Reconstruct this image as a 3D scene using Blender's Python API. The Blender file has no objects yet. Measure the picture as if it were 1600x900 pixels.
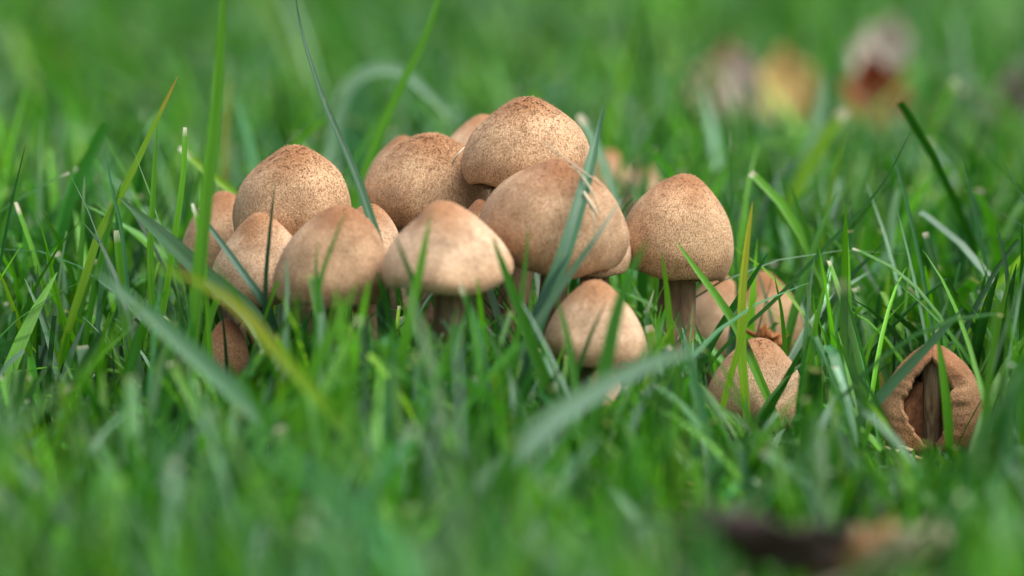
import bpy, math, random
import numpy as np
from mathutils import Vector, Matrix

random.seed(7)
RNG = np.random.default_rng(11)
scene = bpy.context.scene
COL = scene.collection

# ------------------------------------------------------------------ camera
FOCAL, SENSOR = 150.0, 36.0
S = 1.5                       # distance at which one photo pixel is 0.225 mm
PITCH = math.radians(8.0)     # looking down over the lawn
CAM_H = 0.26223
PX = S * SENSOR / FOCAL / 1600.0
cam_d = bpy.data.cameras.new('camera')
cam = bpy.data.objects.new('camera', cam_d)
COL.objects.link(cam)
cam.location = (0, 0, CAM_H)
cam.rotation_euler = (math.radians(90) - PITCH, 0, 0)
cam_d.lens = FOCAL
cam_d.sensor_width = SENSOR
cam_d.clip_start = 0.02
cam_d.clip_end = 600
cam_d.dof.use_dof = True
cam_d.dof.focus_distance = 1.485
cam_d.dof.aperture_fstop = 4.6
cam_d.dof.aperture_blades = 9
scene.camera = cam

# ------------------------------------------------------------------ light
SUN_EL, SUN_AZ = math.radians(62), math.radians(100)   # azimuth clockwise from +Y
world = bpy.data.worlds.new('World')
scene.world = world
world.use_nodes = True
wn = world.node_tree.nodes
wl = world.node_tree.links
wn.clear()
sky = wn.new('ShaderNodeTexSky')
sky.sky_type = 'NISHITA'
sky.sun_disc = False
sky.sun_elevation = SUN_EL
sky.sun_rotation = SUN_AZ
sky.dust_density = 4.0
hs = wn.new('ShaderNodeHueSaturation')
hs.inputs['Saturation'].default_value = 0.45
bg = wn.new('ShaderNodeBackground')
bg.inputs['Strength'].default_value = 0.10
wo = wn.new('ShaderNodeOutputWorld')
wl.new(sky.outputs['Color'], hs.inputs['Color'])
wl.new(hs.outputs['Color'], bg.inputs['Color'])
wl.new(bg.outputs['Background'], wo.inputs['Surface'])

sun_d = bpy.data.lights.new('sun', 'SUN')
sun_d.energy = 1.15
sun_d.angle = math.radians(55)
sun_d.color = (1.0, 0.97, 0.92)
sun = bpy.data.objects.new('sun', sun_d)
COL.objects.link(sun)
sdir = Vector((math.sin(SUN_AZ) * math.cos(SUN_EL), math.cos(SUN_AZ) * math.cos(SUN_EL), math.sin(SUN_EL)))
sun.rotation_euler = sdir.to_track_quat('Z', 'Y').to_euler()
sun.location = sdir * 5

vs = scene.view_settings
vs.view_transform = 'Standard'
vs.look = 'None'
vs.gamma = 1.0
vs.use_curve_mapping = False
vs.exposure = 1.42
scene.cycles.use_denoising = True
scene.cycles.max_bounces = 8
scene.cycles.transmission_bounces = 6
scene.cycles.use_fast_gi = False

# ------------------------------------------------------------------ helpers
FWD = np.array([0, math.cos(PITCH), -math.sin(PITCH)])
UPV = np.array([0, math.sin(PITCH), math.cos(PITCH)])
RGT = np.array([1.0, 0, 0])
CAMP = np.array([0, 0, CAM_H])
TAN = SENSOR / 2 / FOCAL


def unproj(px, py, dist):
    """a photo pixel at a distance along the view axis, as a place in the world"""
    return CAMP + dist * (FWD + RGT * ((px - 800) / 800 * TAN) + UPV * ((450 - py) / 800 * TAN))


def proj(P):
    v = P - CAMP
    z = v @ FWD
    return 800 + (v @ RGT) / z / TAN * 800, 450 - (v @ UPV) / z / TAN * 800, z


def gz(x, y):
    return (0.0030 * np.sin(x * 17 + 1.3) * np.cos(y * 13 + .4) + 0.0022 * np.sin(x * 9 - y * 11)
            + 0.0014 * np.sin(x * 31 + y * 23)) * np.exp(-((x * x + (y - 2) ** 2) / 60))


def mesh_obj(name, V, F, mat, parent=None, smooth=True, attrs=None):
    me = bpy.data.meshes.new(name)
    V = np.asarray(V, dtype=np.float32).reshape(-1, 3)
    if isinstance(F, np.ndarray):
        nf, k = F.shape
        me.vertices.add(len(V))
        me.vertices.foreach_set('co', V.ravel())
        me.loops.add(nf * k)
        me.loops.foreach_set('vertex_index', F.astype(np.int32).ravel())
        me.polygons.add(nf)
        me.polygons.foreach_set('loop_start', np.arange(0, nf * k, k, dtype=np.int32))
        me.update(calc_edges=True)
    else:
        me.from_pydata(V.tolist(), [], F)
        me.update()
    if smooth:
        me.polygons.foreach_set('use_smooth', np.ones(len(me.polygons), dtype=bool))
    for an, (ty, data) in (attrs or {}).items():
        a = me.attributes.new(an, ty, 'POINT')
        data = np.asarray(data, dtype=np.float32)
        a.data.foreach_set({'FLOAT': 'value', 'FLOAT_VECTOR': 'vector', 'FLOAT_COLOR': 'color'}[ty], data.ravel())
    me.materials.append(mat)
    o = bpy.data.objects.new(name, me)
    COL.objects.link(o)
    if parent is not None:
        o.parent = parent
    return o


def empty(name, loc):
    o = bpy.data.objects.new(name, None)
    o.empty_display_size = 0.01
    o.location = loc
    COL.objects.link(o)
    return o


def tag(o, label=None, cat=None, group=None, kind=None):
    if label: o['label'] = label
    if cat: o['category'] = cat
    if group: o['group'] = group
    if kind: o['kind'] = kind
    return o


def catmull(P, n):
    """n+1 samples through the control points P (arc-length-ish)"""
    P = np.asarray(P, float)
    d = np.r_[0, np.cumsum(np.linalg.norm(np.diff(P, axis=0), axis=1))]
    Q = np.vstack([2 * P[0] - P[1], P, 2 * P[-1] - P[-2]])
    out = []
    for s_ in np.linspace(0, d[-1], n + 1):
        i = min(np.searchsorted(d, s_, side='right') - 1, len(P) - 2)
        t = (s_ - d[i]) / max(d[i + 1] - d[i], 1e-9)
        p0, p1, p2, p3 = Q[i], Q[i + 1], Q[i + 2], Q[i + 3]
        out.append(.5 * (2 * p1 + (p2 - p0) * t + (2 * p0 - 5 * p1 + 4 * p2 - p3) * t * t + (3 * p1 - p0 - 3 * p2 + p3) * t ** 3))
    return np.array(out)


# ------------------------------------------------------------------ materials
def new_mat(name):
    m = bpy.data.materials.new(name)
    m.use_nodes = True
    nt = m.node_tree
    nt.nodes.clear()
    out = nt.nodes.new('ShaderNodeOutputMaterial')
    p = nt.nodes.new('ShaderNodeBsdfPrincipled')
    nt.links.new(p.outputs['BSDF'], out.inputs['Surface'])
    return m, nt, p, out


def N(nt, kind, **kw):
    n = nt.nodes.new(kind)
    for k, v in kw.items():
        if k in n.inputs:
            n.inputs[k].default_value = v
        else:
            setattr(n, k, v)
    return n


def ramp(nt, stops, interp='LINEAR'):
    r = nt.nodes.new('ShaderNodeValToRGB')
    r.color_ramp.interpolation = interp
    e = r.color_ramp.elements
    while len(e) < len(stops):
        e.new(0.5)
    for el, (p, c) in zip(e, stops):
        el.position = p
        el.color = (c[0], c[1], c[2], 1) if not isinstance(c, (int, float)) else (c, c, c, 1)
    return r


def mixc(nt, mode='MIX', fac=None, a=None, b=None):
    m = nt.nodes.new('ShaderNodeMix')
    m.data_type = 'RGBA'
    m.blend_type = mode
    for sock, v in ((m.inputs[0], fac), (m.inputs[6], a), (m.inputs[7], b)):
        if v is None: continue
        if hasattr(v, 'is_linked'):
            nt.links.new(v, sock)
        elif isinstance(v, (int, float)):
            sock.default_value = v
        else:
            sock.default_value = (*v, 1)
    return m.outputs[2]


def grass_material():
    m, nt, p, out = new_mat('grass_blade_tissue')
    L = nt.links
    at = N(nt, 'ShaderNodeAttribute', attribute_name='col')
    uv = N(nt, 'ShaderNodeAttribute', attribute_name='bl')     # (across, along in m, seed)
    mp = N(nt, 'ShaderNodeMapping')
    mp.inputs['Scale'].default_value = (6.0, 18.0, 1.0)
    L.new(uv.outputs['Vector'], mp.inputs['Vector'])
    ve = N(nt, 'ShaderNodeTexNoise', Scale=1.0, Detail=2.0, Roughness=.6)
    L.new(mp.outputs['Vector'], ve.inputs['Vector'])
    vr = ramp(nt, [(.3, .66), (.7, 1.28)])
    L.new(ve.outputs['Fac'], vr.inputs['Fac'])
    mp2 = N(nt, 'ShaderNodeMapping')
    mp2.inputs['Scale'].default_value = (1.3, 320.0, 1.0)
    L.new(uv.outputs['Vector'], mp2.inputs['Vector'])
    bl = N(nt, 'ShaderNodeTexNoise', Scale=1.0, Detail=3.0, Roughness=.65)
    L.new(mp2.outputs['Vector'], bl.inputs['Vector'])
    br = ramp(nt, [(.62, 0.0), (.76, .5)])
    L.new(bl.outputs['Fac'], br.inputs['Fac'])
    c = mixc(nt, 'MULTIPLY', 1.0, at.outputs['Color'], vr.outputs['Color'])
    c = mixc(nt, 'MIX', br.outputs['Color'], c, (.22, .25, .05))
    L.new(c, p.inputs['Base Color'])
    p.inputs['Roughness'].default_value = .42
    p.inputs['Specular IOR Level'].default_value = .42
    bp = N(nt, 'ShaderNodeBump', Strength=.35, Distance=.0002)
    L.new(ve.outputs['Fac'], bp.inputs['Height'])
    L.new(bp.outputs['Normal'], p.inputs['Normal'])
    tr = N(nt, 'ShaderNodeBsdfTranslucent')
    g = mixc(nt, 'MULTIPLY', 1.0, c, (1.25, 1.4, .4))
    L.new(g, tr.inputs['Color'])
    mx = N(nt, 'ShaderNodeMixShader')
    mx.inputs[0].default_value = .32
    L.new(p.outputs['BSDF'], mx.inputs[1])
    L.new(tr.outputs['BSDF'], mx.inputs[2])
    L.new(mx.outputs['Shader'], out.inputs['Surface'])
    return m


def cap_material(name, pale, mid, dark, centre):
    m, nt, p, out = new_mat(name)
    L = nt.links
    pol = N(nt, 'ShaderNodeAttribute', attribute_name='polar')   # (cos a, sin a, metres along the meridian) in cap radii
    tt = N(nt, 'ShaderNodeAttribute', attribute_name='t')        # 0 apex .. 1 margin
    tc = N(nt, 'ShaderNodeTexCoord')
    oi = N(nt, 'ShaderNodeObjectInfo')
    off = N(nt, 'ShaderNodeVectorMath', operation='SCALE')
    off.inputs[0].default_value = (37, 21, 13)
    L.new(oi.outputs['Random'], off.inputs['Scale'])
    mp = N(nt, 'ShaderNodeMapping')
    mp.inputs['Scale'].default_value = (58, 58, 24)
    L.new(pol.outputs['Vector'], mp.inputs['Vector'])
    ad = N(nt, 'ShaderNodeVectorMath', operation='ADD')
    L.new(mp.outputs['Vector'], ad.inputs[0]); L.new(off.outputs['Vector'], ad.inputs[1])
    fib = N(nt, 'ShaderNodeTexNoise', Scale=1.0, Detail=3.0, Roughness=.6)
    L.new(ad.outputs['Vector'], fib.inputs['Vector'])
    ob = N(nt, 'ShaderNodeVectorMath', operation='ADD')
    L.new(tc.outputs['Object'], ob.inputs[0]); L.new(off.outputs['Vector'], ob.inputs[1])
    gr = N(nt, 'ShaderNodeTexNoise', Scale=1700.0, Detail=3.0, Roughness=.65)
    L.new(ob.outputs['Vector'], gr.inputs['Vector'])
    big = N(nt, 'ShaderNodeTexNoise', Scale=95.0, Detail=4.0, Roughness=.6)
    L.new(ob.outputs['Vector'], big.inputs['Vector'])
    # fibres + grain
    sm = N(nt, 'ShaderNodeMath', operation='ADD')
    L.new(fib.outputs['Fac'], sm.inputs[0]); L.new(gr.outputs['Fac'], sm.inputs[1])
    fr = ramp(nt, [(.395, dark), (.48, mid), (.585, pale)])
    hf = N(nt, 'ShaderNodeMath', operation='MULTIPLY')
    hf.inputs[1].default_value = .5
    L.new(sm.outputs[0], hf.inputs[0])
    L.new(hf.outputs[0], fr.inputs['Fac'])
    br = ramp(nt, [(.32, (.70, .65, .60)), (.64, (1.14, 1.11, 1.08))])
    L.new(big.outputs['Fac'], br.inputs['Fac'])
    c = mixc(nt, 'MULTIPLY', 1.0, fr.outputs['Color'], br.outputs['Color'])
    # brown disc at the umbo, ragged edge
    ta = N(nt, 'ShaderNodeMath', operation='MULTIPLY_ADD')
    L.new(big.outputs['Fac'], ta.inputs[0]); ta.inputs[1].default_value = .34; L.new(tt.outputs['Fac'], ta.inputs[2])
    cr = ramp(nt, [(.32, .92), (.47, .62), (.68, 0.0)])
    L.new(ta.outputs[0], cr.inputs['Fac'])
    cg = ramp(nt, [(.38, tuple(x * .5 for x in centre)), (.60, tuple(min(x * 1.25, 1) for x in centre))])
    L.new(hf.outputs[0], cg.inputs['Fac'])
    c = mixc(nt, 'MIX', cr.outputs['Color'], c, cg.outputs['Color'])
    # thin browner rim
    mr = ramp(nt, [(.78, 0.0), (.97, .45)])
    L.new(tt.outputs['Fac'], mr.inputs['Fac'])
    c = mixc(nt, 'MIX', mr.outputs['Color'], c, mixc(nt, 'MULTIPLY', 1.0, c, (.78, .62, .46)))
    L.new(c, p.inputs['Base Color'])
    p.inputs['Roughness'].default_value = .75
    p.inputs['Specular IOR Level'].default_value = .25
    p.inputs['Sheen Weight'].default_value = .06
    p.inputs['Sheen Roughness'].default_value = .5
    p.inputs['Subsurface Weight'].default_value = .12
    p.inputs['Subsurface Radius'].default_value = (.004, .002, .001)
    p.inputs['Subsurface Scale'].default_value = .5
    b1 = N(nt, 'ShaderNodeBump', Strength=.55, Distance=.0006)
    L.new(sm.outputs[0], b1.inputs['Height'])
    L.new(b1.outputs['Normal'], p.inputs['Normal'])
    return m


def simple_mat(name, c1, c2, scale, rough=.8, bump=.4, stretch=(1, 1, 1), dist=.0006, trans=0):
    m, nt, p, out = new_mat(name)
    L = nt.links
    tc = N(nt, 'ShaderNodeTexCoord')
    mp = N(nt, 'ShaderNodeMapping')
    mp.inputs['Scale'].default_value = stretch
    L.new(tc.outputs['Object'], mp.inputs['Vector'])
    n = N(nt, 'ShaderNodeTexNoise', Scale=scale, Detail=5.0, Roughness=.65)
    L.new(mp.outputs['Vector'], n.inputs['Vector'])
    r = ramp(nt, [(.33, c1), (.67, c2)])
    L.new(n.outputs['Fac'], r.inputs['Fac'])
    L.new(r.outputs['Color'], p.inputs['Base Color'])
    p.inputs['Roughness'].default_value = rough
    p.inputs['Specular IOR Level'].default_value = .3
    b = N(nt, 'ShaderNodeBump', Strength=bump, Distance=dist)
    L.new(n.outputs['Fac'], b.inputs['Height'])
    L.new(b.outputs['Normal'], p.inputs['Normal'])
    if trans:
        t = N(nt, 'ShaderNodeBsdfTranslucent')
        L.new(r.outputs['Color'], t.inputs['Color'])
        mx = N(nt, 'ShaderNodeMixShader')
        mx.inputs[0].default_value = trans
        L.new(p.outputs['BSDF'], mx.inputs[1]); L.new(t.outputs['BSDF'], mx.inputs[2])
        L.new(mx.outputs['Shader'], out.inputs['Surface'])
    return m


M_GRASS = grass_material()
CAPS = {
    'tan': cap_material('tan_fibrous_cap', (.69, .485, .30), (.52, .33, .178), (.29, .16, .075), (.35, .150, .055)),
    'pale': cap_material('pale_fibrous_cap', (.70, .515, .355), (.56, .38, .235), (.35, .205, .11), (.40, .185, .075)),
    'brown': cap_material('brown_fibrous_cap', (.60, .415, .26), (.45, .285, .16), (.27, .15, .075), (.33, .14, .055)),
    'russet': cap_material('russet_fibrous_cap', (.56, .34, .19), (.41, .225, .112), (.22, .105, .048), (.32, .125, .05)),
}
M_TUFT = simple_mat('brown_cap_scales', (.24, .11, .045), (.50, .29, .145), 900, .8, 0)
M_STEM = simple_mat('shaded_stem_flesh', (.09, .05, .024), (.28, .18, .10), 120, .7, .5, (3, 3, .4))  # stem brown darkened to carry the shade under the caps
M_STEMF = simple_mat('fibrous_stem_flesh', (.13, .065, .03), (.46, .31, .18), 260, .7, .8, (3, 3, .25))
M_GILL = simple_mat('gill_flesh', (.20, .12, .06), (.40, .27, .15), 200, .8, .2)
M_GILLD = simple_mat('dark_gill_flesh', (.07, .026, .010), (.24, .10, .042), 300, .8, .3)
M_SOIL = simple_mat('damp_soil', (.020, .016, .009), (.070, .060, .025), 55, .95, .9, dist=.006)
M_STRAW = simple_mat('dry_straw', (.40, .32, .19), (.66, .58, .42), 200, .6, .2)

# ------------------------------------------------------------------ ground
k = np.linspace(-1, 1, 221)
gx = np.sinh(k * 6.2) / np.sinh(6.2) * 250
GX, GY = np.meshgrid(gx, gx + 1.6)
GV = np.stack([GX, GY, gz(GX, GY)], -1).reshape(-1, 3)
ii = np.arange(220 * 221).reshape(220, 221)[:, :220].ravel()
GF = np.stack([ii, ii + 1, ii + 222, ii + 221], -1)
tag(mesh_obj('ground', GV, GF, M_SOIL), kind='structure')

# ------------------------------------------------------------------ mushrooms
SOLIDS = []        # (centre, radius, half height) for keeping grass outside the caps
STEMS = []


def profile(H, R, p, full, n=34):
    k = lambda dome, cone: cone + (dome - cone) * full
    pts = [(0, 1), (.08, .997), (.17, k(.984, .972) - .004 * p), (.28, k(.952, .915) - .018 * p), (.45, k(.880, .79) - .03 * p),
           (.65, k(.760, .60) - .025 * p), (.82, k(.600, .39)), (.94, k(.420, .20)), (1.0, k(.235, .05)), (.99, k(.09, -.025)),
           (.945, k(-.03, -.09)), (.88, k(-.09, -.10)), (.80, -.04)]
    return catmull(np.array(pts) * [R, H], n)


def cap_grid(H, R, p, full, seed, apex, nT=40):
    r = np.random.default_rng(seed)
    pr = profile(H, R, p, full, nT)
    arc = np.r_[0, np.cumsum(np.linalg.norm(np.diff(pr, axis=0), axis=1))]
    ph = r.uniform(0, 6.28, 8)
    am = r.uniform(.4, 1.1, 8)
    # a few shallow dents and swellings
    dents = [(r.uniform(0, 6.28), r.uniform(.25, .95), r.uniform(.22, .45), r.normal(0, .030) * (.3 if seed == 20 else 1)) for _ in range(9)]
    ay = r.normal(0, .06)

    def at(i, a):
        q, z = pr[i]
        s = min(arc[i] / arc[-1] / .84, 1.0)
        w = 1 + s * (.036 * am[0] * np.sin(2 * a + ph[0]) + .024 * am[1] * np.sin(3 * a + ph[1]) + .012 * am[2] * np.sin(5 * a + ph[2])
                     + .007 * np.sin(9 * a + ph[3]))
        dz = R * s * s * (.05 * am[4] * np.sin(a + ph[4]) + .045 * am[5] * np.sin(2 * a + ph[5]) + .024 * np.sin(4 * a + ph[6]) + .012 * np.sin(7 * a + ph[7]))
        dn = 1 + 0 * a
        for a0, s0, sg, amp in dents:
            da = (a - a0 + np.pi) % (2 * np.pi) - np.pi
            dn = dn + amp * np.exp(-((da * s) ** 2 + ((s - s0) * 1.3) ** 2) / sg ** 2) * min(1, s * 3)
        zz = z * (1 + (dn - 1) * .8) + dz
        f = np.clip(zz / H, 0, 1)
        return np.stack([q * w * dn * np.cos(a) + apex * R * f, q * w * dn * np.sin(a) + ay * R * f, zz + 0 * a], -1), s
    return pr, arc, at


def rotation(roll, nod):
    return np.array(Matrix.Rotation(math.radians(roll), 3, 'Y') @ Matrix.Rotation(math.radians(nod), 3, 'X'))


def tube(P, rad, n=20, seed=0, rough=.06):
    r = np.random.default_rng(seed)
    P = np.asarray(P)
    a = np.linspace(0, 2 * np.pi, n, endpoint=False)
    ph = r.uniform(0, 6.28, 4)
    V = []
    for i in range(len(P)):
        t = P[min(i + 1, len(P) - 1)] - P[max(i - 1, 0)]
        t /= np.linalg.norm(t)
        u = np.cross(t, [0, 1, 0.02]); u /= np.linalg.norm(u)
        v = np.cross(t, u)
        w = rad[i] * (1 + rough * (np.sin(2 * a + ph[0] + i * .2) + .6 * np.sin(5 * a + ph[1]) + .4 * np.sin(9 * a + ph[2])))
        V.append(P[i] + np.outer(np.cos(a) * w, u) + np.outer(np.sin(a) * w, v))
    m = len(P)
    F = []
    for i in range(m - 1):
        for j in range(n):
            F.append((i * n + j, i * n + (j + 1) % n, (i + 1) * n + (j + 1) % n, (i + 1) * n + j))
    F.append(tuple(range(n))[::-1])
    F.append(tuple((m - 1) * n + j for j in range(n)))
    return np.vstack(V), F


def mushroom(name, label, cx, top, bottom, R, d, roll=0, nod=0, base=None, mat='tan', p=.5, tufts=1600, stem_r=.0052,
             stem_mat=None, seed=1, group='mushrooms of the clump', split=False, full=.7, apex=.05):
    dist = S + d
    sc = PX * dist / S
    Hpx = (bottom - top - .14 * R) / 1.07
    cy = bottom - .14 * R - .085 * Hpx
    C = unproj(cx, cy, dist)
    Rm, H = R * sc, Hpx * sc
    bx, bd = base if base else (cx, d)
    B = unproj(bx, 690, S + bd)
    B[2] = gz(B[0], B[1])
    root = tag(empty(name, B), label, 'mushroom', group)
    rot = rotation(roll, nod)
    loc = C - B
    nA, nT = (132, 46) if tufts else (80, 36)
    pr, arc, at = cap_grid(H, Rm, p, full, seed, apex, nT)
    Ltot = arc[-1]
    SOLIDS.append((C + rot @ np.array([0, 0, H * .40]), Rm * 1.04, H * .66))
    STEMS.append((B[0], B[1]))
    if not split:
        a = np.linspace(0, 2 * np.pi, nA, endpoint=False)
        V, T, POL = [], [], []
        v0, _ = at(0, np.array([0.0]))
        V.append(v0); T.append([0]); POL.append([[0, 0, 0]])
        for i in range(1, nT + 1):
            v, s = at(i, a)
            V.append(v); T.append(np.full(nA, s))
            POL.append(np.stack([np.cos(a), np.sin(a), np.full(nA, arc[i] / Rm)], -1))
        F = [(0, 1 + j, 1 + (j + 1) % nA) for j in range(nA)]
        for i in range(nT - 1):
            o = 1 + i * nA
            for j in range(nA):
                F.append((o + j, o + nA + j, o + nA + (j + 1) % nA, o + (j + 1) % nA))
        V = np.vstack(V) @ rot.T + loc
        cap = mesh_obj('cap', V, F, CAPS[mat], root,
                       attrs={'t': ('FLOAT', np.concatenate(T)), 'polar': ('FLOAT_VECTOR', np.vstack(POL))})
        # gills: a ring of radial folds under the cap
        ng = 56
        ag = np.linspace(0, 2 * np.pi, ng * 2, endpoint=False)
        V = []
        for q in (.86, .70, .50, .30, .17):
            zz = H * (-.06 + (1 - q) * .10) - np.where(np.arange(ng * 2) % 2, Rm * .07 * min(1, (1 - q) * 4 + .3), 0)
            V.append(np.stack([q * Rm * np.cos(ag), q * Rm * np.sin(ag), zz], -1))
        F = [(i * 2 * ng + j, i * 2 * ng + (j + 1) % (2 * ng), (i + 1) * 2 * ng + (j + 1) % (2 * ng), (i + 1) * 2 * ng + j)
             for i in range(4) for j in range(2 * ng)]
        mesh_obj('gills', np.vstack(V) @ rot.T + loc, F, M_GILL, root, smooth=False)
    else:
        # the cap is torn open from near the apex to the margin; both lips curl inwards
        cen = -math.pi / 2 + math.radians(-6)
        V, T, POL = [], [], []
        th = .0019
        n2 = nT + 1
        rr = np.random.default_rng(77)
        rag = [np.convolve(rr.normal(0, .22, n2 + 6), np.ones(5) / 5, 'same')[3:3 + n2] + rr.normal(0, .025, n2) for _ in (0, 1)]
        for i in range(n2):
            s = arc[i] / Ltot
            g = .5 * math.radians(98) * (np.clip((s - .16) / .24, 0, 1) ** .6) * (1 - .80 * np.clip((s - .42) / .50, 0, 1) ** 1.3)
            g = max(g, .012)
            jl, jr = 1 + rag[0][i], .86 + rag[1][i]
            aa = np.linspace(cen + g * jr, cen + 2 * np.pi - g * jl, nA)
            v, ss = at(i, aa)
            e = np.minimum(np.arange(nA), nA - 1 - np.arange(nA)) / nA
            cu = np.exp(-(e / .05) ** 2) * .20 * np.clip((s - .16) / .2, 0, 1) * np.where(np.arange(nA) < nA / 2, 1.0, .55)
            v = v * np.stack([1 - cu, 1 - cu, 1 - cu * .1], -1)
            V.append(v); T.append(np.full(nA, ss))
            POL.append(np.stack([np.cos(aa), np.sin(aa), np.full(nA, arc[i] / Rm)], -1))
        outer = np.array(V)
        inner = outer.copy()
        ax = np.array([0, 0, H * .18])
        dr = inner - ax
        ln = np.linalg.norm(dr, axis=-1, keepdims=True)
        inner = ax + dr * (1 - th / np.maximum(ln, th * 2))
        n = nA
        F = []
        for i in range(n2 - 1):
            for j in range(n - 1):
                F.append((i * n + j, (i + 1) * n + j, (i + 1) * n + j + 1, i * n + j + 1))
        k0 = n2 * n
        Fi = [tuple(k0 + q for q in f[::-1]) for f in F]
        for i in range(n2 - 1):
            for j in (0, n - 1):
                f = (i * n + j, k0 + i * n + j, k0 + (i + 1) * n + j, (i + 1) * n + j)
                Fi.append(f if j == 0 else f[::-1])
        for j in range(n - 1):
            i = n2 - 1
            Fi.append((i * n + j, k0 + i * n + j, k0 + i * n + j + 1, i * n + j + 1))
        Vv = np.vstack([outer.reshape(-1, 3), inner.reshape(-1, 3)]) @ rot.T + loc
        t1 = np.concatenate(T); p1 = np.vstack(POL)
        cap = mesh_obj('cap', Vv, F + Fi, CAPS[mat], root,
                       attrs={'t': ('FLOAT', np.r_[t1, np.clip(t1 * 0 + .93, 0, 1)]), 'polar': ('FLOAT_VECTOR', np.vstack([p1, p1]))})
        # dark gill plates inside
        V, F = [], []
        for a0 in np.linspace(0, 2 * np.pi, 44, endpoint=False):
            if abs((a0 - cen + np.pi) % (2 * np.pi) - np.pi) < .62: continue
            b = len(V)
            for q, z in ((.28, .62), (.30, -.02), (.88, -.04), (.74, .36)):
                V.append((q * Rm * math.cos(a0), q * Rm * math.sin(a0), z * H))
            F.append((b, b + 1, b + 2, b + 3))
        gl = mesh_obj('gills', np.array(V) @ rot.T + loc, F, M_GILLD, root, smooth=False)
        md = gl.modifiers.new('thickness', 'SOLIDIFY'); md.thickness = .0007
    # scales standing off the cap
    if tufts:
        tufts = int(tufts * .85 * min(1, (R / 95) ** 2))
        tz_ = .86 * min(1, R / 95)
        r = np.random.default_rng(seed + 99)
        V, F, T = [], [], []
        nout = int(nT * .80)
        cnt = 0
        while cnt < tufts:
            s = math.sqrt(r.uniform(.0003, 1))
            fi = s * nout
            i = int(fi); fr = fi - i
            if i < 1 or i >= nout: continue
            a0 = r.uniform(0, 2 * np.pi)
            if split:
                dl = abs((a0 + math.pi / 2 + math.radians(6) + np.pi) % (2 * np.pi) - np.pi)
                if dl < 1.0: continue
            if r.random() > 1.0 - .80 * s ** .7: continue
            pa, _ = at(i, np.array([a0])); pb, _ = at(i + 1, np.array([a0])); pc, _ = at(i, np.array([a0 + .02]))
            P0 = pa[0] * (1 - fr) + pb[0] * fr
            tm = pb[0] - pa[0]; tm /= np.linalg.norm(tm)
            ta = pc[0] - pa[0]; ta /= max(np.linalg.norm(ta), 1e-9)
            nn = np.cross(ta, tm); nn /= max(np.linalg.norm(nn), 1e-9)
            if nn @ (P0 - np.array([0, 0, H * .1])) < 0: nn = -nn
            tm = tm * math.cos(.3) + ta * r.normal(0, .25)
            ln = tz_ * r.uniform(.0006, .0014) * (1.25 - .5 * s); wd = tz_ * r.uniform(.00013, .00032) * (1.4 - .75 * s)
            lift = r.uniform(.1, .55) * (1.15 - .5 * s)
            b = len(V)
            V += [P0 - ta * wd - nn * .0001, P0 + ta * wd - nn * .0001, P0 + tm * ln * .6 + ta * wd * .8 + nn * ln * lift * .7,
                  P0 + tm * ln + nn * ln * lift, P0 + tm * ln * .6 - ta * wd * .8 + nn * ln * lift * .7]
            F.append((b, b + 1, b + 2, b + 3, b + 4))
            cnt += 1
        tg = mesh_obj('scales', np.array(V) @ rot.T + loc, F, M_TUFT, cap, smooth=False)
        tg['kind'] = 'stuff'
    # stem
    topP = loc + rot @ np.array([0, 0, H * (.42 if not split else .88)])
    mid1 = np.array([topP[0] * .92, topP[1] * .92, topP[2] * .66]) - rot @ np.array([0, 0, H * .1])
    mid1[2] = topP[2] * .60
    mid0 = np.array([topP[0] * .40, topP[1] * .40, topP[2] * .28])
    path = catmull([np.array([0, 0, -.004]), mid0, mid1, topP], 22)
    tt = np.linspace(0, 1, len(path))
    rad = stem_r * (1.12 - .22 * tt + .12 * np.exp(-(tt / .12) ** 2))
    V, F = tube(path, rad, 22, seed, .05)
    mesh_obj('stem', V, F, stem_mat or M_STEM, root)
    return root


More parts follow.
